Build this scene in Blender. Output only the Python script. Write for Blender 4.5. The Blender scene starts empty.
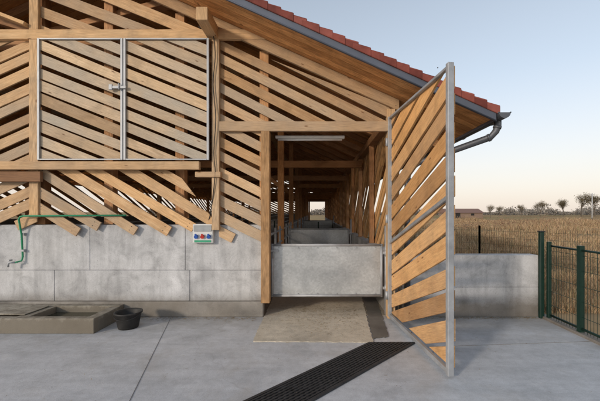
import bpy, math, random
from mathutils import Vector, Matrix
random.seed(7)
R=random.random
def U(a,b): return a+(b-a)*R()
scene=bpy.context.scene

# ------------------------------------------------------------ node helpers
def new_mat(name):
    m=bpy.data.materials.new(name); m.use_nodes=True
    nt=m.node_tree; nt.nodes.clear()
    out=nt.nodes.new('ShaderNodeOutputMaterial'); b=nt.nodes.new('ShaderNodeBsdfPrincipled')
    nt.links.new(b.outputs[0],out.inputs[0])
    return m,nt,b
def N(nt,t,**kw):
    n=nt.nodes.new(t)
    for k,v in kw.items(): setattr(n,k,v)
    return n
def L(nt,a,b): nt.links.new(a,b)
def ramp(nt,fac,stops):
    r=nt.nodes.new('ShaderNodeValToRGB'); cr=r.color_ramp
    while len(cr.elements)<len(stops): cr.elements.new(.5)
    for e,(p,c) in zip(cr.elements,stops):
        e.position=p; e.color=(c[0],c[1],c[2],1) if not isinstance(c,(int,float)) else (c,c,c,1)
    L(nt,fac,r.inputs[0]); return r.outputs[0]
def mix(nt,fac,a,b,mode='MIX'):
    m=nt.nodes.new('ShaderNodeMix'); m.data_type='RGBA'; m.blend_type=mode
    for s,v in ((0,fac),(6,a),(7,b)):
        if hasattr(v,'is_linked') or hasattr(v,'links'): L(nt,v,m.inputs[s])
        elif isinstance(v,(int,float)): m.inputs[s].default_value = v if s==0 else (v,v,v,1)
        else: m.inputs[s].default_value=(*v,1)
    return m.outputs[2]
def noise(nt,vec,scale,detail=5,rough=.55,dist=0):
    n=N(nt,'ShaderNodeTexNoise'); n.inputs['Scale'].default_value=scale
    n.inputs['Detail'].default_value=min(detail,5); n.inputs['Roughness'].default_value=rough
    n.inputs['Distortion'].default_value=dist
    if vec is not None: L(nt,vec,n.inputs['Vector'])
    return n.outputs[0]
def bump(nt,b,h,strength=.3,dist=.01):
    bp=N(nt,'ShaderNodeBump'); bp.inputs['Strength'].default_value=strength; bp.inputs['Distance'].default_value=dist
    L(nt,h,bp.inputs['Height']); L(nt,bp.outputs[0],b.inputs['Normal'])

def wood(name,ca,cb,cgrey=(.38,.32,.25),grey=.35,knots=True,rough=.75):
    m,nt,b=new_mat(name)
    tc=N(nt,'ShaderNodeTexCoord'); mp=N(nt,'ShaderNodeMapping'); L(nt,tc.outputs['UV'],mp.inputs[0])
    mp.inputs['Scale'].default_value=(1.1,14,1)
    g=noise(nt,mp.outputs[0],2.2,4,.6,.6)
    mp2=N(nt,'ShaderNodeMapping'); L(nt,tc.outputs['UV'],mp2.inputs[0]); mp2.inputs['Scale'].default_value=(3,110,1)
    g2=noise(nt,mp2.outputs[0],2,2,.6)
    geo=N(nt,'ShaderNodeNewGeometry')
    base=ramp(nt,g,[(.3,ca),(.7,cb)])
    rnd=ramp(nt,geo.outputs['Random Per Island'],[(0,(.66,.60,.54)),(.3,(.95,.91,.86)),(.6,(1.03,1.03,1.05)),(.8,(1.12,1.03,.88)),(1,(1.18,1.2,1.22))])
    c=mix(nt,1,base,rnd,'MULTIPLY')
    fine=ramp(nt,g2,[(.3,.64),(.65,1.10)])
    c=mix(nt,.9,c,fine,'MULTIPLY')
    st=noise(nt,tc.outputs['Object'],2.5,3,.7,.5)
    c=mix(nt,.75,c,ramp(nt,st,[(.3,.66),(.55,1.04)]),'MULTIPLY')
    w=N(nt,'ShaderNodeTexWhiteNoise',noise_dimensions='1D'); L(nt,geo.outputs['Random Per Island'],w.inputs['W'])
    gp=noise(nt,tc.outputs['Object'],1.3,3,.6)
    mul=N(nt,'ShaderNodeMath',operation='MULTIPLY'); L(nt,w.outputs[0],mul.inputs[0]); L(nt,gp,mul.inputs[1])
    f=ramp(nt,mul.outputs[0],[(.10,0),(.5,min(1,grey*1.7))])
    c=mix(nt,f,c,mix(nt,1,(cgrey),fine,'MULTIPLY'))
    if knots:
        mp3=N(nt,'ShaderNodeMapping'); L(nt,tc.outputs['UV'],mp3.inputs[0]); mp3.inputs['Scale'].default_value=(2.6,7,1)
        v=N(nt,'ShaderNodeTexVoronoi'); v.inputs['Scale'].default_value=1; L(nt,mp3.outputs[0],v.inputs['Vector'])
        k=ramp(nt,v.outputs['Distance'],[(.04,1),(.10,0)])
        c=mix(nt,k,c,(ca[0]*.35,ca[1]*.3,ca[2]*.3))
    L(nt,c,b.inputs['Base Color']); b.inputs['Roughness'].default_value=rough
    b.inputs['Specular IOR Level'].default_value=.25
    bump(nt,b,g2,.4,.004)
    return m

def concrete(name,col,var=.25,warm=(.30,.25,.18),warmamt=.3,sc=1.0,rough=.85,bs=.3,streak=False,lowdark=None):
    m,nt,b=new_mat(name)
    tc=N(nt,'ShaderNodeTexCoord'); o=tc.outputs['Object']
    n1=noise(nt,o,.7*sc,5,.6,.5); n2=noise(nt,o,5*sc,5,.7); n3=noise(nt,o,70*sc,2,.6); n4=noise(nt,o,.35*sc,3,.5,1)
    lo=tuple(x*(1-var) for x in col); hi=tuple(min(1,x*(1+var)) for x in col)
    c=ramp(nt,n1,[(.3,lo),(.7,hi)])
    c=mix(nt,.75,c,ramp(nt,n2,[(.25,.72),(.5,1.0),(.75,1.16)]),'MULTIPLY')
    c=mix(nt,.5,c,ramp(nt,n3,[(.3,.8),(.6,1.1)]),'MULTIPLY')
    f=ramp(nt,n4,[(.45,0),(.75,warmamt)])
    c=mix(nt,f,c,warm)
    if streak:
        mp=N(nt,'ShaderNodeMapping'); L(nt,o,mp.inputs[0]); mp.inputs['Scale'].default_value=(5,5,.6)
        s=noise(nt,mp.outputs[0],1.5,4,.6,.3)
        c=mix(nt,.6,c,ramp(nt,s,[(.35,.72),(.55,1.05)]),'MULTIPLY')
        bl=noise(nt,o,2.2,5,.7,1.2)
        c=mix(nt,.9,c,ramp(nt,bl,[(.35,.74),(.5,1.0),(.7,1.14)]),'MULTIPLY')
        v=N(nt,'ShaderNodeTexVoronoi'); v.inputs['Scale'].default_value=22; L(nt,o,v.inputs['Vector'])
        c=mix(nt,ramp(nt,v.outputs['Distance'],[(.06,.55),(.13,0)]),c,(.1,.1,.1))
    if lowdark:
        sp=N(nt,'ShaderNodeSeparateXYZ'); L(nt,o,sp.inputs[0])
        ad=N(nt,'ShaderNodeMath',operation='MULTIPLY_ADD'); L(nt,n2,ad.inputs[0]); ad.inputs[1].default_value=-.35; L(nt,sp.outputs[2],ad.inputs[2])
        c=mix(nt,ramp(nt,ad.outputs[0],[(0,.75),(lowdark,0)]),c,(.12,.10,.075))
    L(nt,c,b.inputs['Base Color'])
    L(nt,ramp(nt,n2,[(.3,rough-.2),(.7,min(1,rough+.1))]),b.inputs['Roughness'])
    b.inputs['Specular IOR Level'].default_value=.3
    h=mix(nt,.4,n2,n3); bump(nt,b,h,bs,.012)
    return m

def metal(name,col=(.5,.52,.54),rough=.45,metallic=.75,var=.2,sc=6):
    m,nt,b=new_mat(name); tc=N(nt,'ShaderNodeTexCoord'); o=tc.outputs['Object']
    n=noise(nt,o,sc,5,.65,.4); n2=noise(nt,o,sc*.3,3)
    c=ramp(nt,n,[(.3,tuple(x*(1-var) for x in col)),(.7,tuple(x*(1+var) for x in col))])
    c=mix(nt,.6,c,ramp(nt,n2,[(.3,.8),(.7,1.1)]),'MULTIPLY')
    if sc<5:
        v=N(nt,'ShaderNodeTexVoronoi'); v.inputs['Scale'].default_value=40; L(nt,o,v.inputs['Vector'])
        sp=N(nt,'ShaderNodeSeparateColor'); L(nt,v.outputs['Color'],sp.inputs[0])
        c=mix(nt,.5,c,ramp(nt,sp.outputs[0],[(0,.78),(1,1.12)]),'MULTIPLY')
    L(nt,c,b.inputs['Base Color']); b.inputs['Metallic'].default_value=metallic
    L(nt,ramp(nt,n,[(.3,rough),(.7,rough+.2)]),b.inputs['Roughness'])
    bump(nt,b,n,.15,.003)
    return m
def plain(name,col,rough=.6,var=.12,spec=.4):
    m,nt,b=new_mat(name); tc=N(nt,'ShaderNodeTexCoord')
    n=noise(nt,tc.outputs['Object'],9,4,.6)
    L(nt,ramp(nt,n,[(.3,tuple(x*(1-var) for x in col)),(.7,tuple(min(1,x*(1+var)) for x in col))]),b.inputs['Base Color'])
    b.inputs['Roughness'].default_value=rough; b.inputs['Specular IOR Level'].default_value=spec
    return m
def island(name,stops,rough=.8,extra=None):
    m,nt,b=new_mat(name); geo=N(nt,'ShaderNodeNewGeometry')
    c=ramp(nt,geo.outputs['Random Per Island'],stops)
    tc=N(nt,'ShaderNodeTexCoord'); n=noise(nt,tc.outputs['Object'],extra or .3,3)
    c=mix(nt,.8,c,ramp(nt,n,[(.3,.6),(.7,1.2)]),'MULTIPLY')
    L(nt,c,b.inputs['Base Color']); b.inputs['Roughness'].default_value=rough
    b.inputs['Specular IOR Level'].default_value=.2
    return m

W_SLAT=wood('wood_slat',(.56,.345,.175),(.70,.485,.28),grey=.45)
W_SHUT=wood('wood_shutter',(.54,.385,.235),(.66,.50,.335),cgrey=(.46,.40,.32),grey=.75)
W_BEAM=wood('wood_beam',(.54,.33,.16),(.66,.44,.24),grey=.35)
W_SOFF=wood('wood_soffit',(.58,.275,.10),(.72,.38,.155),grey=.03)
W_DOOR=wood('wood_door',(.60,.33,.14),(.75,.45,.20),grey=.15)
W_INT=wood('wood_interior',(.44,.22,.10),(.56,.31,.15),grey=.1)
W_DARK=wood('wood_dark',(.16,.08,.04),(.24,.12,.055),grey=.1)
C_WALL=concrete('concrete_wall',(.475,.48,.49),.16,warm=(.42,.39,.34),warmamt=.3,streak=True,lowdark=.22)
C_CORE=concrete('concrete_joint',(.20,.195,.19))
C_PLIN=concrete('concrete_plinth',(.24,.225,.205),.35,warm=(.16,.135,.10),warmamt=.6,sc=2,bs=.6)
C_SLAB=concrete('concrete_ramp',(.53,.485,.40),.2,warm=(.40,.335,.235),warmamt=.6,sc=2.0,bs=.8)
C_TROU=concrete('concrete_trough',(.36,.34,.29),.3,warm=(.22,.19,.13),warmamt=.8,sc=2,bs=.6,lowdark=.1)
C_SHADE_DIRT=concrete('shadow_damp_dirt',(.15,.14,.125),.35,sc=2,bs=.6)  # wet dirt, with the shadow beside the ramp put into its colour
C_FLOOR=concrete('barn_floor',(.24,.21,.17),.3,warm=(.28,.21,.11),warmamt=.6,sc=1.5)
GALV=metal('galvanised_steel',(.38,.395,.415),.48,.45)
GALVS=metal('galvanised_sheet',(.50,.52,.53),.36,.6,.13,2)
FASC=metal('fascia_metal',(.105,.12,.155),.45,.3,.1)
GUTT=metal('gutter_metal',(.12,.13,.15),.4,.4,.1)
GREEN=plain('green_paint',(.008,.030,.022),.45)
PIPE=plain('green_pipe_plastic',(.03,.27,.13),.4)
BLACK=plain('black_rubber',(.022,.021,.02),.6,.5)
WHITE=plain('white_plastic',(.62,.63,.62),.4,.06)
GREY=plain('grey_plastic',(.3,.32,.33),.5)
BLUE=plain('blue_socket',(.03,.10,.40),.4)
RED=plain('red_socket',(.45,.04,.03),.4)
LABEL=plain('green_label',(.04,.32,.18),.5)
IRON=metal('cast_iron',(.04,.04,.042),.5,.3,.35,15)
PIT=plain('pit',(.008,.008,.008),.9)
TILE=island('roof_tile',[(0,(.14,.038,.03)),(.5,(.23,.065,.05)),(1,(.31,.10,.08))],.75,6)
WATER,nt,b=new_mat('water'); b.inputs['Base Color'].default_value=(.05,.05,.035,1); b.inputs['Roughness'].default_value=.05

# yard material: trowelled concrete
m,nt,b=new_mat('yard_concrete'); C_YARD=m
tc=N(nt,'ShaderNodeTexCoord'); o=tc.outputs['Object']
n1=noise(nt,o,.35,5,.6,.8); n2=noise(nt,o,2.2,5,.7,.3); n3=noise(nt,o,90,2,.6); n5=noise(nt,o,14,4,.7)
c=ramp(nt,n1,[(.3,(.435,.455,.485)),(.7,(.545,.56,.58))])
c=mix(nt,.8,c,ramp(nt,n2,[(.28,.76),(.5,1.0),(.72,1.10)]),'MULTIPLY')
c=mix(nt,.7,c,ramp(nt,n5,[(.3,.84),(.6,1.06)]),'MULTIPLY')
c=mix(nt,.6,c,ramp(nt,n3,[(.3,.82),(.6,1.08)]),'MULTIPLY')
mp=N(nt,'ShaderNodeMapping'); L(nt,o,mp.inputs[0]); mp.inputs['Rotation'].default_value=(0,0,.5); mp.inputs['Scale'].default_value=(1,7,1)
s=noise(nt,mp.outputs[0],.8,5,.65,.2)
c=mix(nt,.6,c,ramp(nt,s,[(.35,.84),(.6,1.06)]),'MULTIPLY')
v=N(nt,'ShaderNodeTexVoronoi',feature='DISTANCE_TO_EDGE'); v.inputs['Scale'].default_value=.28
nn=N(nt,'ShaderNodeTexNoise'); nn.inputs['Scale'].default_value=1.6; L(nt,o,nn.inputs['Vector'])
ad=N(nt,'ShaderNodeVectorMath',operation='MULTIPLY_ADD'); L(nt,nn.outputs['Color'],ad.inputs[0]); ad.inputs[1].default_value=(.9,.9,.9); L(nt,o,ad.inputs[2])
L(nt,ad.outputs[0],v.inputs['Vector'])
c=mix(nt,ramp(nt,v.outputs['Distance'],[(.0008,.18),(.003,0)]),c,(.16,.15,.14))
c=mix(nt,ramp(nt,noise(nt,o,1.1,5,.65,1.5),[(.52,0),(.72,.38)]),c,(.36,.335,.30))
c=mix(nt,ramp(nt,noise(nt,o,3.1,5,.7,.8),[(.60,0),(.70,.35)]),c,(.60,.60,.60))
# damp / dirt gathered along the building foot
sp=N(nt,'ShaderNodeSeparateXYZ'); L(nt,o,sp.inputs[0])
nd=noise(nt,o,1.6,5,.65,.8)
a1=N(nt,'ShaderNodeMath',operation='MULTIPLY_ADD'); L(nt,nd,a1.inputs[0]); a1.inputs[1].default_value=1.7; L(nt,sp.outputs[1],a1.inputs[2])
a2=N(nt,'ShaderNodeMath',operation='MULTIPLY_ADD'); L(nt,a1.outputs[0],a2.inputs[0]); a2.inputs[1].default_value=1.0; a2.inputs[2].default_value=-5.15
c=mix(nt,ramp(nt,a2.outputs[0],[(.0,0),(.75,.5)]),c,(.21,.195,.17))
L(nt,c,b.inputs['Base Color'])
L(nt,ramp(nt,n2,[(.3,.55),(.7,.85)]),b.inputs['Roughness']); b.inputs['Specular IOR Level'].default_value=.35
bump(nt,b,mix(nt,.4,n5,n3),.3,.008)

# field
m,nt,b=new_mat('field_soil'); C_FIELD=m
tc=N(nt,'ShaderNodeTexCoord'); o=tc.outputs['Object']
n1=noise(nt,o,.03,5,.65,.6); n2=noise(nt,o,.9,5,.7)
c=ramp(nt,n1,[(.35,(.30,.20,.11)),(.5,(.40,.29,.17)),(.65,(.25,.22,.11))])
c=mix(nt,.8,c,ramp(nt,n2,[(.3,.6),(.7,1.2)]),'MULTIPLY')
L(nt,c,b.inputs['Base Color']); b.inputs['Roughness'].default_value=1; b.inputs['Specular IOR Level'].default_value=0
bump(nt,b,n2,.5,.1)

# ------------------------------------------------------------ mesh builder
class MB:
    def __init__(s): s.V=[];s.F=[];s.UV=[];s.S=[]
    def addf(s,idx,uv,smooth=False): s.F.append(idx); s.UV.append(uv); s.S.append(smooth)
    def prism(s,pts,off,d=None):
        pts=[Vector(p) for p in pts]; off=Vector(off); n=len(pts)
        if d is None:
            e=[(pts[(i+1)%n]-pts[i]) for i in range(n)]+[off]; d=max(e,key=lambda x:x.length)
        d=Vector(d).normalized()
        a=d.orthogonal().normalized(); bb=d.cross(a); w=a+bb*.7; ru,rv=U(0,60),U(0,60)
        k=len(s.V); s.V+= [p.copy() for p in pts]+[p+off for p in pts]
        nrm=Vector((0,0,0))
        for i in range(1,n-1): nrm+=(pts[i]-pts[0]).cross(pts[i+1]-pts[0])
        fl = nrm.dot(off)>0
        uv=lambda i:(s.V[i].dot(d)+ru, s.V[i].dot(w)+rv)
        fs=[list(range(k,k+n)), [k+n+i for i in reversed(range(n))]]
        for i in range(n):
            j=(i+1)%n; fs.append([k+j,k+i,k+n+i,k+n+j])
        for f in fs:
            if fl: f=f[::-1]
            s.addf(f,[uv(i) for i in f])
    def box(s,x0,x1,y0,y1,z0,z1,d=None):
        s.prism([(x0,y0,z0),(x1,y0,z0),(x1,y0,z1),(x0,y0,z1)],(0,y1-y0,0),d)
    def beam(s,a,b,w,h,up=(0,0,1)):
        a=Vector(a);b=Vector(b);d=(b-a).normalized(); sd=d.cross(Vector(up)).normalized(); u=sd.cross(d)
        p=[a-sd*w/2-u*h/2,a+sd*w/2-u*h/2,a+sd*w/2+u*h/2,a-sd*w/2+u*h/2]
        s.prism(p,b-a,d)
    def tube(s,path,r,n=8,cap=True,radii=None):
        path=[Vector(p) for p in path]; k=len(s.V); m=len(path)
        t0=(path[1]-path[0]).normalized(); u=t0.orthogonal().normalized()
        for i,p in enumerate(path):
            t=((path[min(i+1,m-1)]-path[max(i-1,0)])).normalized()
            u=(u-t*u.dot(t)).normalized(); v=t.cross(u); rr=radii[i] if radii else r
            for j in range(n):
                a=2*math.pi*j/n; s.V.append(p+(u*math.cos(a)+v*math.sin(a))*rr)
        for i in range(m-1):
            for j in range(n):
                j2=(j+1)%n; f=[k+i*n+j,k+i*n+j2,k+(i+1)*n+j2,k+(i+1)*n+j]
                s.addf(f,[(0,0)]*4,True)
        if cap:
            s.addf([k+j for j in reversed(range(n))],[(0,0)]*n); s.addf([k+(m-1)*n+j for j in range(n)],[(0,0)]*n)
    def lathe(s,prof,c,n=28):
        k=len(s.V); c=Vector(c)
        for (r,z) in prof:
            for j in range(n):
                a=2*math.pi*j/n; s.V.append(c+Vector((r*math.cos(a),r*math.sin(a),z)))
        for i in range(len(prof)-1):
            for j in range(n):
                j2=(j+1)%n; s.addf([k+i*n+j,k+i*n+j2,k+(i+1)*n+j2,k+(i+1)*n+j],[(0,0)]*4,True)
    def tri(s,p,uv=None):
        k=len(s.V); s.V+=[Vector(q) for q in p]; s.addf(list(range(k,k+len(p))),[(0,0)]*len(p))
    def obj(s,name,mat,parent=None,bevel=0):
        me=bpy.data.meshes.new(name); me.from_pydata([tuple(v) for v in s.V],[],s.F)
        uvl=me.uv_layers.new(name='UVMap'); flat=[c for f in s.UV for uv in f for c in uv]
        uvl.data.foreach_set('uv',flat); me.polygons.foreach_set('use_smooth',s.S)
        me.materials.append(mat); me.update()
        o=bpy.data.objects.new(name,me); scene.collection.objects.link(o)
        if parent: o.parent=parent
        if bevel:
            md=o.modifiers.new('bevel','BEVEL'); md.width=bevel; md.segments=1; md.limit_method='ANGLE'; md.angle_limit=math.radians(50)
        return o
def empty(name,loc=(0,0,0)):
    e=bpy.data.objects.new(name,None); scene.collection.objects.link(e); return e

def clip(poly,px,pz,nx,nz):
    out=[]; n=len(poly)
    for i in range(n):
        a=poly[i]; b=poly[(i+1)%n]
        da=(a[0]-px)*nx+(a[1]-pz)*nz; db=(b[0]-px)*nx+(b[1]-pz)*nz
        if da>=0: out.append(a)
        if (da>=0)!=(db>=0):
            t=da/(da-db); out.append((a[0]+(b[0]-a[0])*t,a[1]+(b[1]-a[1])*t))
    return out
SCREWS=MB()
def slats(mb,region,slope,width,pitch,mp,off,jag=None,jit=.012,phase=0,ajit=.008,minarea=.004,screw=False):
    cx=sum(p[0] for p in region)/len(region); cz=sum(p[1] for p in region)/len(region)
    ang=math.atan(-slope); d=(math.cos(ang),math.sin(ang)); nn=(-d[1],d[0])
    ds=[(p[0]-cx)*nn[0]+(p[1]-cz)*nn[1] for p in region]
    s=min(ds)-pitch+phase
    while s<max(ds)+pitch:
        an=ang+U(-ajit,ajit); dd=(math.cos(an),math.sin(an)); nv=(-dd[1],dd[0])
        c0=s+U(-jit,jit); w=width*U(.90,1.06); P=(cx+nn[0]*c0,cz+nn[1]*c0); Ln=60
        q=[(P[0]-dd[0]*Ln,P[1]-dd[1]*Ln),(P[0]+dd[0]*Ln,P[1]+dd[1]*Ln),
           (P[0]+dd[0]*Ln+nv[0]*w,P[1]+dd[1]*Ln+nv[1]*w),(P[0]-dd[0]*Ln+nv[0]*w,P[1]-dd[1]*Ln+nv[1]*w)]
        for i in range(len(region)):
            a=region[i]; b=region[(i+1)%len(region)]; ex=b[0]-a[0]; ez=b[1]-a[1]
            q=clip(q,a[0],a[1],-ez,ex)
            if len(q)<3: break
        if len(q)>=3 and jag is not None:
            zc=jag+U(-.04,.05); t=(zc-P[1])/dd[1]; X=P[0]+dd[0]*t
            sg=-1 if dd[1]<0 else 1
            q=clip(q,X,zc,dd[0]*sg,dd[1]*sg)
        if len(q)>=3:
            ar=abs(sum(q[i][0]*q[(i+1)%len(q)][1]-q[(i+1)%len(q)][0]*q[i][1] for i in range(len(q))))/2
            if ar>minarea:
                pts=[mp(a,b) for a,b in q]; D=Vector(mp(dd[0],dd[1]))-Vector(mp(0,0))
                jy=U(-.003,.003); ov=Vector(off); pts=[Vector(p)+ov.normalized()*jy for p in pts]
                mb.prism(pts,ov,D)
                if screw:
                    ts=[(p[0]-P[0])*dd[0]+(p[1]-P[1])*dd[1] for p in q]; t0,t1=min(ts)+.09,max(ts)-.09
                    for t in (t0,t1):
                        if t1-t0<.15: break
                        for fr in (.28,.72):
                            a=P[0]+dd[0]*t+nv[0]*w*fr; bb=P[1]+dd[1]*t+nv[1]*w*fr
                            c=Vector(mp(a,bb)); u=ov.normalized(); SCREWS.tube([c-u*.005,c+u*.004],.0055,6)
        s+=pitch

# ------------------------------------------------------------ constants
D=5.10; YE=40.0; YV=4.30
XR=1.20; RX=-4.2; XL=2*RX-XR; SL=.45; EX=2.30; EXL=2*RX-EX
def zU(x):
    if x<RX: x=2*RX-x
    return 3.37+(1.06-x)*SL

# ------------------------------------------------------------ barn
barn=empty('barn')
mb=MB(); mb.box(XL,-.83,D+.02,D+.25,0,1.39)
mb.box(XL,XL+.22,D+.25,YE,0,1.39); mb.box(XL,-.83,YE-.2,YE,0,1.39)
mb.obj('base_wall_core',C_CORE,barn)
mb=MB(); g=.003
def row(z0,z1,xs):
    for a,b in zip(xs[:-1],xs[1:]): mb.box(a+g,b-g,D+U(-.002,.002),D+.03,z0+g,z1-g)
row(.24,.71,[XL,-7.6,-5.8,-4.0,-1.93,-.83]); row(.71,1.405,[XL,-6.9,-4.95,-3.46,-2.0,-.83])
mb.box(XL-.003,-.827,D+.031,D+.26,1.392,1.405); mb.box(-.835,-.822,D+.03,D+.255,0,1.40)
mb.obj('base_wall',C_WALL,barn,.004)
mb=MB(); mb.box(XL,-.80,D-.03,D+.05,0,.235); mb.obj('plinth',C_PLIN,barn,.012)
mb=MB(); mb.box(XR-.1,XR+.1,D+.2,YE,0,.94); mb.obj('side_wall',C_WALL,barn,.006)

fm=lambda y: (lambda a,b:(a,y,b))
mb=MB(); OFF=(0,.026,0); YS=5.058
slats(mb,[(-1.47,1.0),(-.80,1.0),(-.80,2.83),(-1.47,2.83)],.50,.145,.205,fm(YS),OFF,jag=1.16,ajit=.012)
slats(mb,[(-1.50,2.90),(1.12,2.90),(1.12,3.19),(-1.50,4.25)],.50,.145,.205,fm(YS+.001),OFF,phase=.06,ajit=.015)
slats(mb,[(-4.2,1.0),(-1.18,1.0),(-1.5,1.42),(-1.5,2.28),(-4.2,2.28)],.60,.15,.24,fm(YS-.03),OFF,jag=1.27,ajit=.035,minarea=.02,screw=True)
slats(mb,[(-4.22,4.28),(-1.05,4.28),(-4.22,zU(-4.2)-.05)],.40,.16,.29,fm(YS),OFF,ajit=.02)
slats(mb,[(XL+.1,1.0),(-4.24,1.0),(-4.24,4.25),(XL+.1,4.25)],-.45,.145,.205,fm(YS),OFF,jag=1.30)
mb.obj('facade_slats',W_SLAT,barn,.003)
mb=MB()
for x in (-8.6,-7.5,-6.4,-5.3,-4.25,-3.2,-2.1,-1.5,-.8):
    mb.box(x-.07,x+.07,D+.04,D+.17,1.41,zU(x)-.12)
for x in (-8.6,-6.4,-4.2,-2.1,-.8,XR-.05): mb.box(x-.08,x+.08,YE-.25,YE-.15,0,zU(x)-.1)
mb.box(XL+2,-1.3,D+.175,D+.29,4.16,4.34)
mb.beam((-4.3,5.3,4.4),(-2.2,5.3,4.95),.1,.16,(0,1,0))
mb.beam((-4.3,5.3,4.4),(-6.2,5.3,4.98),.1,.16,(0,1,0))
mb.obj('wall_studs',W_INT,barn,.005)
mb=MB()
mb.box(-4.31,-4.17,5.0,5.054,1.52,zU(-4.24)-.02)
mb.box(-1.56,-1.45,4.985,5.054,1.33,4.185)
mb.box(XL,-.58,4.99,5.055,4.19,4.335)
mb.box(-1.54,1.21,4.99,5.055,2.812,2.958)
mb.box(-.825,-.695,4.985,5.12,.235,2.81)
mb.box(1.075,1.19,5.0,5.14,.0,3.15)
mb.box(-6.2,-1.72,4.90,4.975,2.225,2.345)
mb.box(-1.80,-1.42,4.955,5.05,2.12,2.20)
mb.beam((-4.33,5.02,4.40),(-6.0,5.02,5.05),.05,.17,(0,1,0))
for sx in (1,-1):
    f=lambda x:(x if sx==1 else 2*RX-x)
    mb.prism([(f(1.25),5.0,zU(1.25)-.165),(f(1.25),5.0,zU(1.25)-.002),(RX,5.0,zU(RX)-.002),(RX,5.0,zU(RX)-.165)],(0,.052,0),(1*sx,0,-SL))
mb.obj('front_beams',W_BEAM,barn,.005)
mb=MB(); mb.box(-6.4,-4.08,4.93,4.985,2.05,2.20); mb.obj('dark_rail',W_DARK,barn,.005)
mb=MB(); y=YV+.02
while y<YE+.5:
    w=.145
    for sx in (1,-1):
        f=lambda x:(x if sx==1 else 2*RX-x)
        t=.02; dz=U(0,.004)
        mb.prism([(f(EX),y,zU(EX)+dz),(RX,y,zU(RX)+dz),(RX,y,zU(RX)+t),(f(EX),y,zU(EX)+t)],(0,w-.010,0),(sx,0,-SL))
    y+=w
mb.obj('roof_boards',W_SOFF,barn)
mb=MB(); y=5.9
while y<YE:
    for sx in (1,-1):
        f=lambda x:(x if sx==1 else 2*RX-x)
        mb.prism([(f(2.2),y,zU(2.2)-.14),(f(2.2),y,zU(2.2)-.002),(RX,y,zU(RX)-.002),(RX,y,zU(RX)-.14)],(0,.09,0),(sx,0,-SL))
    y+=.95
for x in (XR,XL): mb.box(x-.08,x+.08,5.15,YE,zU(XR)-.29,zU(XR)-.145)
y=8.7
while y<YE:
    mb.box(XL,XR,y,y+.12,2.76,2.94)
    mb.beam((-.85,y+.06,2.2),(-1.6,y+.06,2.78),.1,.1,(0,1,0))
    for x in (-.92,-7.5): mb.box(x-.08,x+.08,y-.02,y+.14,0,zU(x)-.16)
    y+=3.6
y=5.3
while y<YE:
    mb.box(XR-.06,XR+.04,y,y+.1,.94,zU(XR)-.28); y+=1.8
mb.obj('roof_frame',W_INT,barn,.006)
mb=MB()
for x in (-1.55,-6.85):
    mb.box(x-.08,x+.08,YV+.22,YE,zU(x)-.34,zU(x)-.16)
mb.obj('purlins',W_BEAM,barn,.006)
mb=MB()
slats(mb,[(5.15,.85),(YE,.85),(YE,3.05),(5.15,3.05)],.75,.13,.24,lambda a,b:(XR+.06,a,b),(.026,0,0))
slats(mb,[(5.15,1.3),(YE,1.3),(YE,3.05),(5.15,3.05)],.45,.12,.26,lambda a,b:(XL+.02,a,b),(.026,0,0))
slats(mb,[(XL,1.3),(-.9,1.3),(-.9,4.6),(RX,zU(RX)-.1),(XL,zU(XL))],.45,.14,.24,fm(YE-.02),OFF)
mb.obj('side_slats',W_DOOR,barn)
mb=MB()
for sx in (1,-1):
    f=lambda x:(x if sx==1 else 2*RX-x)
    for y0,y1 in ((YV-.012,YV+.012),(YE+.5,YE+.52)):
        mb.prism([(f(EX+.02),y0,zU(EX)-.045),(f(EX+.02),y0,zU(EX)+.115),(RX,y0,zU(RX)+.125),(RX,y0,zU(RX)-.035)],(0,y1-y0,0))
    mb.prism([(f(EX+.02),YV+.013,zU(EX)-.03),(f(EX+.02),YV+.013,zU(EX)+.11),(f(EX),YV+.013,zU(EX)+.11),(f(EX),YV+.013,zU(EX)-.03)],(0,YE-YV+.45,0))
    mb.prism([(f(EX),YV+.02,zU(EX)+.022),(RX,YV+.02,zU(RX)+.022),(RX,YV+.02,zU(RX)+.11),(f(EX),YV+.02,zU(EX)+.10)],(0,YE-YV+.45,0))
    mb.tube([(f(EX+.02),YV-.02,zU(EX)-.042),(RX,YV-.02,zU(RX)-.032)],.009,6)
mb.obj('roof_fascia',FASC,barn)
mb=MB(); px=.165; nrow=int((EX+.05-RX)/px)
for sx in (1,-1):
    for i in range(nrow+1):
        x0=EX+.06-i*px; x1=x0-px-.07
        f=lambda x:(x if sx==1 else 2*RX-x)
        z0=zU(x0)+.155; z1=zU(x1)+.120
        j=U(-.006,.006)
        mb.prism([(f(x0),YV+.115,z0-.022),(f(x0),YV+.115,z0),(f(max(x1,RX)),YV+.115,z1),(f(max(x1,RX)),YV+.115,z1-.022)],(0,YE-YV+.35,0))
        mb.prism([(f(x0+j),YV-.035+j,z0-.09),(f(x0+j),YV-.035+j,z0+.014),(f(x1),YV-.03+j,z1+.014),(f(x1),YV-.03+j,z1-.055)],(0,.028,0))
        mb.prism([(f(x0+j),YV-.03,z0+.0),(f(x0+j),YV-.03,z0+.026),(f(x1),YV-.03,z1+.022),(f(x1),YV-.03,z1-.0)],(0,.19,0))
mb.tube([(RX,YV-.04,zU(RX)+.14),(RX,YE+.5,zU(RX)+.14)],.11,10)
mb.obj('roof_tiles',TILE,barn,.006)
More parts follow.
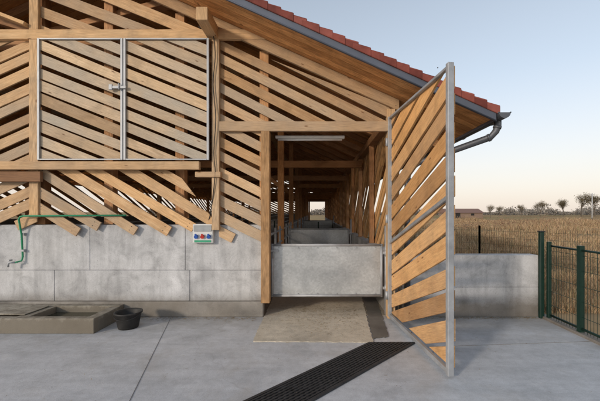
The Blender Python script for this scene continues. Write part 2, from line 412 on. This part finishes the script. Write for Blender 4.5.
def gutter(sx,par):
    mb=MB(); f=lambda x:(x if sx==1 else 2*RX-x)
    cx,cz,r=EX+.11,zU(EX)+.06,.075
    n=10
    def ring(y,rr):
        base=len(mb.V)
        for j in range(n+1):
            a=math.pi+math.pi*j/n; mb.V.append(Vector((f(cx+rr*math.cos(a)),y,cz+rr*math.sin(a))))
        return base
    for rr in (r,r-.006):
        a=ring(YV-.05,rr); b=ring(YE+.5,rr)
        for j in range(n): mb.addf([a+j,a+j+1,b+j+1,b+j],[(0,0)]*4,True)
    a=ring(YV-.05,r); mb.addf([a+j for j in range(n+1)],[(0,0)]*(n+1))
    for s2 in (-1,1): mb.tube([(f(cx+s2*r),YV-.05,cz),(f(cx+s2*r),YE+.5,cz)],.009,6)
    y=YV+.3
    while y<YE: 
        mb.tube([(f(cx+(r+.003)*math.cos(math.pi+math.pi*j/8)),y,cz+(r+.003)*math.sin(math.pi+math.pi*j/8)) for j in range(9)],.007,5); y+=.9
    P=[(cx,YV+.12,cz-.05),(cx,YV+.12,cz-.13),(cx-.02,YV+.13,cz-.20),(cx-.07,YV+.17,cz-.27),(1.52,4.98,2.33),(1.42,5.05,2.24),(1.39,5.07,2.12),(1.39,5.07,1.9),(1.39,5.07,.12)]
    mb.tube([(f(p[0]),p[1],p[2]) for p in P],.045,14)
    for q in (1,3,6):
        p=Vector(P[q]); p2=Vector(P[q+1]); d=(p2-p).normalized()
        mb.tube([(f((p+d*0).x),p.y,p.z),(f((p+d*.035).x),(p+d*.035).y,(p+d*.035).z)],.052,14)
    return mb.obj('gutter',GUTT,par)
gutter(1,barn)
mb=MB(); mb.box(XL,XR,D+.05,YE+.2,-.05,.006); mb.obj('barn_floor',C_FLOOR,barn)
mb=MB()
for z in (.55,.85,1.15): mb.tube([(-.9,5.6,z),(-.9,YE-1,z)],.024,8)
y=5.6
while y<YE-1: mb.tube([(-.9,y,0),(-.9,y,1.25)],.026,8); y+=.9
for x in (-3.2,-5.6):
    for z in (.6,1.0,1.3): mb.tube([(x,6,z),(x,YE-1,z)],.024,6)
mb.obj('stall_rails',GALV,barn)
mb=MB(); mb.box(-1.1,-.96,6.2,YE-1,0,.42); mb.obj('feed_curb',C_FLOOR,barn)

la=empty('ceiling_lamp')
mb=MB(); mb.box(-.64,.45,5.22,5.30,2.755,2.80); mb.obj('housing',WHITE,la,.008)
mb=MB(); mb.tube([(-.60,5.26,2.742),(.41,5.26,2.742)],.018,10); mb.obj('tube',WHITE,la)

# ------------------------------------------------------------ shutters
def shutter(x0,x1):
    e=empty('window_shutter'); z0,z1=2.37,4.175; y=4.93
    mb=MB()
    slats(mb,[(x0+.01,z0+.02),(x1-.01,z0+.02),(x1-.01,z1-.02),(x0+.01,z1-.02)],.40,.148,.188,fm(y+.03),(0,.024,0),ajit=.015)
    mb.obj('slats',W_SHUT,e,.003)
    mb=MB(); w=.034
    mb.box(x0,x0+w,y,y+.028,z0,z1); mb.box(x1-w,x1,y,y+.028,z0,z1)
    mb.box(x0+w,x1-w,y+.001,y+.027,z0,z0+.02); mb.box(x0+w,x1-w,y+.001,y+.027,z1-.02,z1)
    mb.obj('frame',GALV,e,.003); return e
s1=shutter(-4.13,-2.862); s2=shutter(-2.852,-1.585)
mb=MB(); mb.box(-3.02,-2.80,4.905,4.929,3.42,3.46); mb.tube([(-2.9,4.90,3.40),(-2.9,4.90,3.49)],.012,8); mb.box(-3.05,-3.0,4.90,4.929,3.40,3.48)
mb.obj('latch',GALV,s1,.003)

# ------------------------------------------------------------ big slatted door leaf (open)
dl=empty('slatted_door')
H=Vector((1.10,5.0,0)); E2=Vector((1.285,3.20,0)); dv=(E2-H); LEN=dv.length; dv.normalize(); nv=Vector((-dv.y,dv.x,0))
if nv.x<0: nv=-nv
mpd=lambda a,b: H+dv*a+Vector((0,0,b))
mb=MB()
slats(mb,[(.0,.10),(LEN+.01,.10),(LEN+.01,3.03),(.0,3.03)],-.42,.195,.25,lambda a,b: mpd(a,b)+nv*.022,nv*.028,ajit=.02,jit=.018,screw=True)
mb.obj('slats',W_DOOR,dl,.003)
mb=MB()
def fb(a0,z0,a1,z1,w=.05,t=.04): 
    mb.beam(mpd(a0,z0),mpd(a1,z1),t,w, (0,0,1))
fb(0,.06,LEN,.06); fb(0,3.0,LEN,3.0,.03)
mb.beam(mpd(.02,.04),mpd(.02,3.02),.05,.05,dv)
mb.beam(mpd(LEN,.03),mpd(LEN,3.03),.062,.05,dv)
fb(0.04,1.15,LEN-.02,1.75,.04,.03)
mb.obj('frame',GALV,dl,.004)
mb=MB()
for z in (.35,1.5,2.65): mb.tube([mpd(-.01,z-.06)-nv*.035,mpd(-.01,z+.06)-nv*.035],.02,10)
mb.obj('hinges',GALV,dl)
SCREWS.obj('screws',IRON,barn)

# ------------------------------------------------------------ stable gates
def gate(y,x0=-.68,x1=1.02,z0=.30,z1=1.085):
    e=empty('stall_gate'); mb=MB()
    r=.021
    mb.tube([(x0,y-.01,z1),(x1,y-.01,z1)],r,10); mb.tube([(x0,y-.01,z0),(x1,y-.01,z0)],r,10)
    mb.tube([(x0,y-.01,z0-.02),(x0,y-.01,z1+.02)],r,10); mb.tube([(x1,y-.01,z0-.02),(x1,y-.01,z1+.02)],r,10)
    mb.obj('frame',GALV,e)
    me=MB(); nx,nz=70,30
    ph=[(U(2,8),U(2,9),U(0,6),U(.001,.0045)) for _ in range(8)]
    for j in range(nz+1):
        for i in range(nx+1):
            x=x0+(x1-x0)*i/nx; z=z0+(z1-z0)*j/nz
            dy=sum(a*math.sin(fx*x+fz*z+p) for fx,fz,p,a in ph)
            ed=min(i,nx-i,j*1.5,(nz-j)*1.5)/6; dy*=min(1,ed)
            me.V.append(Vector((x,y-.012+dy,z)))
    for j in range(nz):
        for i in range(nx):
            a=j*(nx+1)+i; me.addf([a,a+1,a+nx+2,a+nx+1],[(0,0)]*4,True)
    o=me.obj('sheet',GALVS,e); md=o.modifiers.new('s','SOLIDIFY'); md.thickness=.003
    mb=MB()
    for z in (z0+.12,z1-.12):
        mb.box(x1+.0,x1+.09,y-.02,y+.02,z-.02,z+.02); mb.tube([(x1+.06,y-.03,z-.05),(x1+.06,y-.03,z+.05)],.016,10)
    mb.box(x0-.06,x0+.1,y-.055,y-.035,z1-.10,z1-.07); mb.tube([(x0+.02,y-.05,z1-.09),(x0+.02,y-.05,z1-.2)],.008,8)
    for i in range(6):
        for z in (z0+.035,z1-.035):
            x=x0+.1+(x1-x0-.2)*i/5; mb.tube([(x,y-.034,z),(x,y-.012,z)],.008,8)
    mb.obj('hardware',GALV,e)
    mb=MB(); mb.tube([(x1+.075,y+.0,0.0),(x1+.075,y+.0,z1+.3)],.028,10); mb.obj('post',GALV,e)
gate(5.20); gate(10.1,-.78,.98)
gate(20.0,-.78,.98)

# ------------------------------------------------------------ yard
mb=MB(); mb.box(-30,3.42,-15,D+.06,-.12,0); mb.obj('concrete_yard',C_YARD)
def sheet(name,poly,z,mat,th=.012,rag=.012,n=26):
    out=[]
    for i in range(len(poly)):
        a=Vector(poly[i]);b=Vector(poly[(i+1)%len(poly)])
        for k in range(n): 
            p=a.lerp(b,k/n); out.append((p.x+U(-rag,rag),p.y+U(-rag,rag),z))
    m=MB(); m.prism(out,(0,0,-th)); return m.obj(name,mat)
sheet('concrete_ramp',[(-.78,4.10),(.70,4.08),(.86,6.3),(-.80,6.3)],.012,C_SLAB,.01,.009,40)
sheet('shadow_damp_strip',[(.715,4.20),(.93,4.26),(1.12,6.2),(.88,6.2)],.009,C_SHADE_DIRT,.004,.012,24)  # dark wedge right of the ramp: painted shadow together with damp dirt
mb=MB()
for a,b in [((-2.2,5.05),(-1.35,2.0)),((1.35,3.95),(3.4,4.12))]:
    mb.beam((a[0],a[1],.001),(b[0],b[1],.001),.004,.006)
mb.obj('yard_joint',C_CORE)
STRAW=island('straw_litter',[(0,(.22,.16,.08)),(.6,(.42,.32,.17)),(1,(.16,.12,.08))],.9,2)
mb=MB()
def bit(x,y,k=1):
    a=U(0,6.28); l=U(.006,.026)*k; w=U(.001,.0024); z=.015+U(0,.004)
    if not(-.8<x<.72 and 4.1<y): z=.0025+U(0,.003)
    dx,dy=math.cos(a)*l,math.sin(a)*l; ex,ey=-math.sin(a)*w,math.cos(a)*w
    mb.tri([(x-dx-ex,y-dy-ey,z),(x+dx-ex,y+dy-ey,z+.002),(x+dx+ex,y+dy+ey,z+.002),(x-dx+ex,y-dy+ey,z)])
for _ in range(900): bit(random.gauss(.1,.5),5.3+abs(random.gauss(0,.5))*random.choice((-1,.6)))
for _ in range(1000): bit(U(-6,-.9),D-.04-abs(random.gauss(0,.07)))
for _ in range(600): bit(U(1.3,3.35),D-.02-abs(random.gauss(0,.06)))
for _ in range(140): bit(U(-4,3.3),U(2.4,5),.6)
mb.obj('straw_litter',STRAW)
dr=empty('drain_grate')
A=Vector((.66,4.05,0)); dd=Vector((-1.24,-1.25,0)); dd.normalize(); LN=3.6; wv=Vector((.53,0,0))
mb=MB(); z=Vector((0,0,.004)); mb.prism([A+z,A+wv+z,A+wv+dd*LN+z,A+dd*LN+z],(0,0,-.003)); mb.obj('channel',PIT,dr)
mb=MB(); nb=11
for i in range(nb+1):
    p=A+wv*(i/nb); hw=.011 if 0<i<nb else .02
    mb.beam(p+Vector((0,0,.014)),p+dd*LN+Vector((0,0,.014)),hw*2*.75,.016)
t=0; q=0
while t<=LN+.01:
    p=A+dd*t; mb.beam(p+Vector((0,0,.010)),p+wv+Vector((0,0,.010)),.014 if q%8 else .035,.013); t+=.06; q+=1
mb.obj('grate_bars',IRON,dr)

tr=empty('water_trough'); mb=MB()
x0,x1,y0,y1,h=-6.5,-2.92,4.38,5.06,.20; t=.10
mb.box(x0,x1,y0,y0+t,0,h); mb.box(x0,x1,y1-t,y1,0,h+.004); mb.box(x1-t*1.3,x1,y0+t,y1-t,0,h-.003); mb.box(-4.02,-3.86,y0+t,y1-t,0,h-.003)
mb.box(x0,-4.02,y0+t,y1-t,0,h*.8)
mb.prism([(-6.5,y0+.14,.17),(-3.95,y0+.14,.203),(-3.95,y0+.14,.215),(-6.5,y0+.14,.30)],(0,.42,0))
mb.obj('basin',C_TROU,tr,.018)
mb=MB(); mb.box(-3.86,x1-t*1.3,y0+t,y1-t,0,.11); mb.obj('water',WATER,tr)
bk=empty('bucket'); c=(-2.60,4.62,0)
mb=MB(); mb.lathe([(0,.004),(.125,.004),(.13,.02),(.165,.20),(.18,.205),(.18,.225),(.165,.225),(.155,.20),(.12,.03),(0,.03)],c,32); mb.obj('shell',BLACK,bk)
mb=MB(); mb.tube([(c[0]+.18*math.cos(a),c[1]-.18*abs(math.sin(a))*.75-.02,.21-.07*math.sin(a)) for a in [math.pi*i/12 for i in range(13)]],.003,6); mb.obj('handle',IRON,bk)

pp=empty('water_pipe'); mb=MB(); y=4.99
mb.tube([(-2.85,y+.01,1.55),(-4.38,y,1.54),(-4.43,y,1.53),(-4.45,y,1.49),(-4.46,5.05,1.25),(-4.46,5.07,.92),(-4.47,5.06,.86),(-4.53,5.02,.84)],.013,10)
mb.obj('pipe',PIPE,pp)
mb=MB(); mb.tube([(-4.53,5.02,.84),(-4.60,4.99,.84),(-4.61,4.99,.78)],.014,8); mb.tube([(-4.56,5.0,.88),(-4.56,4.94,.88)],.012,8)
for z in (1.0,1.25): mb.box(-4.49,-4.43,5.05,5.10,z,z+.03)
mb.obj('tap',GALV,pp)
eb=empty('electrical_box'); mb=MB(); mb.box(-1.86,-1.55,5.02,5.10,1.13,1.42); mb.obj('case',WHITE,eb,.01)
mb=MB(); mb.box(-1.84,-1.57,5.008,5.021,1.31,1.40); mb.obj('lid',GREY,eb,.004)
for i,mt in enumerate((BLUE,RED,BLUE)):
    mb=MB(); x=-1.80+i*.095; mb.tube([(x,5.02,1.235),(x,4.985,1.225)],.028,14); mb.tube([(x,4.985,1.26),(x,4.975,1.258)],.016,10); mb.obj('socket',mt,eb)
mb=MB(); mb.box(-1.83,-1.58,5.012,5.0195,1.145,1.175); mb.obj('label',LABEL,eb)
mb=MB(); P=[(-1.75,4.97,4.36),(-1.62,4.95,4.30),(-1.52,4.94,4.2),(-1.50,4.955,3.9),(-1.53,4.96,3.5),(-1.49,4.95,3.0),(-1.52,4.96,2.5),(-1.50,4.96,2.2),(-1.53,4.97,1.9),(-1.58,5.0,1.6),(-1.64,5.05,1.42)]
Q=[]
for i in range(len(P)-1):
    p0,p1,p2,p3=[Vector(P[max(0,min(len(P)-1,i+k))]) for k in (-1,0,1,2)]
    for s in range(5):
        t=s/5; Q.append(.5*((2*p1)+(p2-p0)*t+(2*p0-5*p1+4*p2-p3)*t*t+(3*p1-p0-3*p2+p3)*t**3))
mb.tube(Q,.007,6); mb.obj('electric_cable',BLACK)

cw=empty('concrete_wall'); mb=MB()
mb.box(1.32,3.40,D+.0,D+.2,0,.45-.002); mb.box(1.32,3.40,D+.0,D+.2,.45+.002,.94); mb.obj('panels',C_WALL,cw,.005)
mb=MB(); mb.box(1.325,3.395,D+.01,D+.19,.0,.935); mb.obj('core',C_CORE,cw)
mb=MB(); mb.box(3.40,3.52,-6,D+.22,-.1,.035); mb.obj('kerb',C_WALL,None,.008)

# ------------------------------------------------------------ fences
def mesh_fence(name,path,h,posts_every=2.0,zb=.03,ps=.05,cell=(.05,.2)):
    e=empty(name); pm=MB(); wm=MB()
    for a,b in zip(path[:-1],path[1:]):
        a=Vector((*a,0));b=Vector((*b,0)); Ld=(b-a).length; n=max(1,round(Ld/posts_every))
        for i in range(n+1):
            p=a.lerp(b,i/n); pm.box(p.x-ps/2,p.x+ps/2,p.y-ps/2,p.y+ps/2,-.05,h+.06)
        dvv=(b-a).normalized(); k=0; s=0
        while s<Ld:
            p=a+dvv*s; wm.tube([p+Vector((0,0,zb)),p+Vector((0,0,h))],.0026,4,False); s+=cell[0]
        z=zb
        while z<=h+.001:
            wm.tube([a+Vector((0,0,z)),b+Vector((0,0,z))],.0035,4,False); z+=cell[1]
    pm.obj('posts',GREEN,e,.004); wm.obj('wire_mesh',GREEN,e); return e
fn=mesh_fence('mesh_fence',[(3.46,4.95),(3.46,-4.0)],1.10,1.86)
mb=MB()
mb.tube([(3.46,4.9,1.10),(3.46,3.1,1.10)],.014,8); mb.tube([(3.46,4.9,.08),(3.46,3.1,.08)],.018,8)
mb.box(3.43,3.49,4.33,4.39,0,1.16); mb.obj('gate_rails',GREEN,fn)
gp=empty('gate_post'); mb=MB(); mb.box(3.37,3.43,5.0,5.06,0,1.30); mb.obj('shaft',GREEN,gp,.006); mb=MB(); mb.box(3.36,3.44,4.99,5.07,1.30,1.315); mb.obj('cap',BLACK,gp,.004)
mesh_fence('mesh_fence',[(-2,16),(2.2,12.5),(5.1,10.4),(7.2,8.0),(12,5.0)],1.12,3.2)

# ------------------------------------------------------------ field & grass
mb=MB()
mb.tri([(-2500,-2500,-.14),(2500,-2500,-.14),(2500,2500,-.14),(-2500,2500,-.14)]); mb.obj('ground',C_FIELD)
mb=MB()
def field(x,y): return -.04+.10*math.sin(x*.6+y*.35)*min(1,max(0,(y-6)/6))
nx,ny=60,60
for j in range(ny+1):
    for i in range(nx+1):
        x=3.5+ (i/nx)**1.6*90; yy=-6+(j/ny)**1.4*120
        mb.V.append(Vector((x,yy,field(x,yy))))
for j in range(ny):
    for i in range(nx):
        a=j*(nx+1)+i; mb.addf([a,a+1,a+nx+2,a+nx+1],[(0,0)]*4,True)
mb.obj('meadow',C_FIELD)
G1=island('dry_grass',[(0,(.26,.16,.09)),(.3,(.41,.275,.16)),(.7,(.53,.38,.235)),(1,(.28,.24,.12))],.8,.35)
mb=MB()
def blade(x,y,h,w,z0,ln=.35):
    a=U(0,6.283); lx,ly=U(-ln,ln)*h,U(-ln,ln)*h; cx,cy=math.cos(a)*w,math.sin(a)*w
    k=len(mb.V)
    mb.V+= [Vector((x-cx,y-cy,z0)),Vector((x+cx,y+cy,z0)),Vector((x+cx*.7+lx*.4,y+cy*.7+ly*.4,z0+h*.6)),Vector((x-cx*.7+lx*.4,y-cy*.7+ly*.4,z0+h*.6)),Vector((x+lx,y+ly,z0+h))]
    mb.addf([k,k+1,k+2,k+3],[(0,0)]*4); mb.addf([k+3,k+2,k+4],[(0,0)]*3)
cnt=0
while cnt<60000:
    t=R()**1.7; y=5.4+t*60; x=y*U(.25,1.15)
    if x<3.6 and y<6: continue
    if x<1.9: continue
    cl=.5+.5*math.sin(x*1.1+1.7*math.sin(y*.7))*math.cos(y*.9+x*.4)
    cl*= .6+.4*math.sin(x*.31+2)*math.sin(y*.27)
    if R()>.30+.65*cl: continue
    h=(.14+.95*cl*cl*U(.3,1.2)); w=.003+.0007*y*U(.5,1.3)
    blade(x,y,h,w,field(x,y)-.02,.6); cnt+=1
mb.obj('dry_grass',G1)

# ------------------------------------------------------------ trees
BARK=plain('bark',(.12,.10,.08),.9,.3)
LEAF=island('autumn_foliage',[(0,(.10,.085,.045)),(.4,(.165,.125,.07)),(.75,(.22,.155,.09)),(1,(.16,.165,.07))],.8,.3)
SHRUB=island('dry_shrub',[(0,(.16,.09,.055)),(.5,(.26,.155,.095)),(1,(.34,.22,.135))],.9,.3)
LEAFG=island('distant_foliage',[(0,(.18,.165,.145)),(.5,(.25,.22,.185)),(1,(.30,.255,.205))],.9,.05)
def leafcl(m,p,r,n,s):
    for _ in range(n):
        d=Vector((random.gauss(0,1),random.gauss(0,1),random.gauss(0,.8)))*r*.5
        if d.length>r: d*=r/d.length*U(.5,1)
        q=p+d
        a=Vector((U(-1,1),U(-1,1),U(-1,1))).normalized()*s*U(.5,1.2); b=a.orthogonal().normalized()*s*U(.4,.9)
        m.tri([q-a,q+b,q+a,q-b])
def tree(x,y,h,name='tree',leaf=LEAF,nleaf=12):
    e=empty(name); tb=MB(); lf=MB()
    def br(p,d,l,r,lev):
        q=p+d*l; mid=p.lerp(q,.5)+Vector((U(-1,1),U(-1,1),0))*l*.05
        tb.tube([p,mid,q],r,5,False,[r,r*.8,r*.55])
        if lev==0:
            leafcl(lf,q,h*.10,nleaf,h*.011); return
        if lev<3: leafcl(lf,mid,h*.08,nleaf//2,h*.011)
        for i in range(random.choice((3,4))):
            nd=(d+Vector((U(-1,1),U(-1,1),U(-.1,.8)))*.75).normalized(); br(p.lerp(q,U(.5,1)),nd,l*U(.66,.86),r*.55,lev-1)
    br(Vector((x,y,-.1)),Vector((U(-.05,.05),U(-.05,.05),1)).normalized(),h*.24,h*.018,4)
    tb.obj('trunk',BARK,e); lf.obj('crown',leaf,e)
for tx,ty,th in ((97,122,12.5),(92,124,10.5),(102,122,12.5),(108,122,12),(86,128,8.5),(80,130,6.5),(66,120,5.5)):
    tree(tx,ty,th,nleaf=13)
tree(46,88,5.2,nleaf=8,leaf=LEAF)
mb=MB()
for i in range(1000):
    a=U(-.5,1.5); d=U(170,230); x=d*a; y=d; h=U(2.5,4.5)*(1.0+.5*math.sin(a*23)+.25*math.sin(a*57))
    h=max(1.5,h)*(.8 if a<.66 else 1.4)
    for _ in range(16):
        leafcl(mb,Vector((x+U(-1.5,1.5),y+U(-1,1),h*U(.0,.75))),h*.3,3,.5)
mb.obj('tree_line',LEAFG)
mb=MB()
for _ in range(80):
    y=U(26,60); x=y*U(.42,.95); s=U(.5,1.2)
    for k in range(6): leafcl(mb,Vector((x+U(-1,1)*s,y+U(-1,1)*s,U(.1,.8)*s)),.8*s,16,.05)
mb.obj('shrub_row',SHRUB)
SHW=plain('shed_wall',(.24,.17,.13),.9,.2)
sh=empty('shed'); 
mb=MB(); mb.box(34,43,86,92,0,1.5); mb.obj('walls',SHW,sh)
mb=MB(); mb.prism([(33.7,85.6,1.4),(33.7,89,2.5),(33.7,92.4,1.4)],(9.6,0,0)); mb.obj('roof',plain('shed_roof',(.22,.13,.10),.8,.25),sh)
mb=MB(); mb.box(36,37.2,85.95,86.0,0,1.3); mb.box(40,40.8,85.95,86.0,.7,1.2); mb.obj('door_and_window',BLACK,sh)
up=empty('utility_pole'); mb=MB(); mb.tube([(58,70,0),(58,70,5.6)],.10,8,True,[.13,.09]); mb.beam((57.4,70,5.3),(58.6,70,5.3),.08,.08); mb.obj('mast',C_WALL,up)
mb=MB()
for x in (57.5,58,58.5): mb.lathe([(0,0),(.05,0),(.07,.05),(.04,.12),(0,.14)],(x,70,5.36),8)
mb.obj('insulators',WHITE,up)

# ------------------------------------------------------------ light
sun_el=math.radians(16); az=math.radians(222)
w=bpy.data.worlds.new("World"); scene.world=w; w.use_nodes=True; nt=w.node_tree
bg=nt.nodes['Background']; sky=nt.nodes.new('ShaderNodeTexSky'); sky.sky_type='NISHITA'; sky.sun_disc=False
sky.sun_elevation=sun_el; sky.sun_rotation=az; sky.air_density=1.0; sky.dust_density=1.0; sky.ozone_density=1.0; sky.altitude=0
hs=nt.nodes.new('ShaderNodeHueSaturation'); hs.inputs['Saturation'].default_value=.6; hs.inputs['Value'].default_value=1.35
nt.links.new(sky.outputs[0],hs.inputs['Color'])
tc=nt.nodes.new('ShaderNodeTexCoord'); sp=nt.nodes.new('ShaderNodeSeparateXYZ'); nt.links.new(tc.outputs['Generated'],sp.inputs[0])
hz=ramp(nt,sp.outputs[2],[(0,.88),(.10,.75),(.3,.5),(.6,.25)])
col=ramp(nt,sp.outputs[2],[(0,(1.0,.865,.76)),(.12,(.98,.91,.85)),(.35,(.74,.85,.97))])
sc_=nt.nodes.new('ShaderNodeVectorMath'); sc_.operation='SCALE'; nt.links.new(col,sc_.inputs[0]); sc_.inputs['Scale'].default_value=5.9
out=mix(nt,hz,hs.outputs[0],sc_.outputs[0])
nt.links.new(out,bg.inputs['Color']); bg.inputs['Strength'].default_value=.15
sl=bpy.data.lights.new('sun','SUN'); sl.energy=2.0; sl.angle=math.radians(6); sl.color=(1,.85,.69)
so=bpy.data.objects.new('sun',sl); scene.collection.objects.link(so)
dirv=Vector((math.sin(az)*math.cos(sun_el),math.cos(az)*math.cos(sun_el),math.sin(sun_el)))
so.rotation_euler=dirv.to_track_quat('Z','Y').to_euler()
scene.view_settings.view_transform='Standard'; scene.view_settings.look='None'; scene.view_settings.exposure=0

cam=bpy.data.cameras.new('camera'); co=bpy.data.objects.new('camera',cam); scene.collection.objects.link(co)
co.location=(0,0,1.6); co.rotation_euler=(math.radians(90),0,0)
cam.lens=20; cam.sensor_width=36; cam.shift_x=-16/600; cam.shift_y=11.5/600; cam.clip_end=6000; cam.clip_start=.05
scene.camera=co
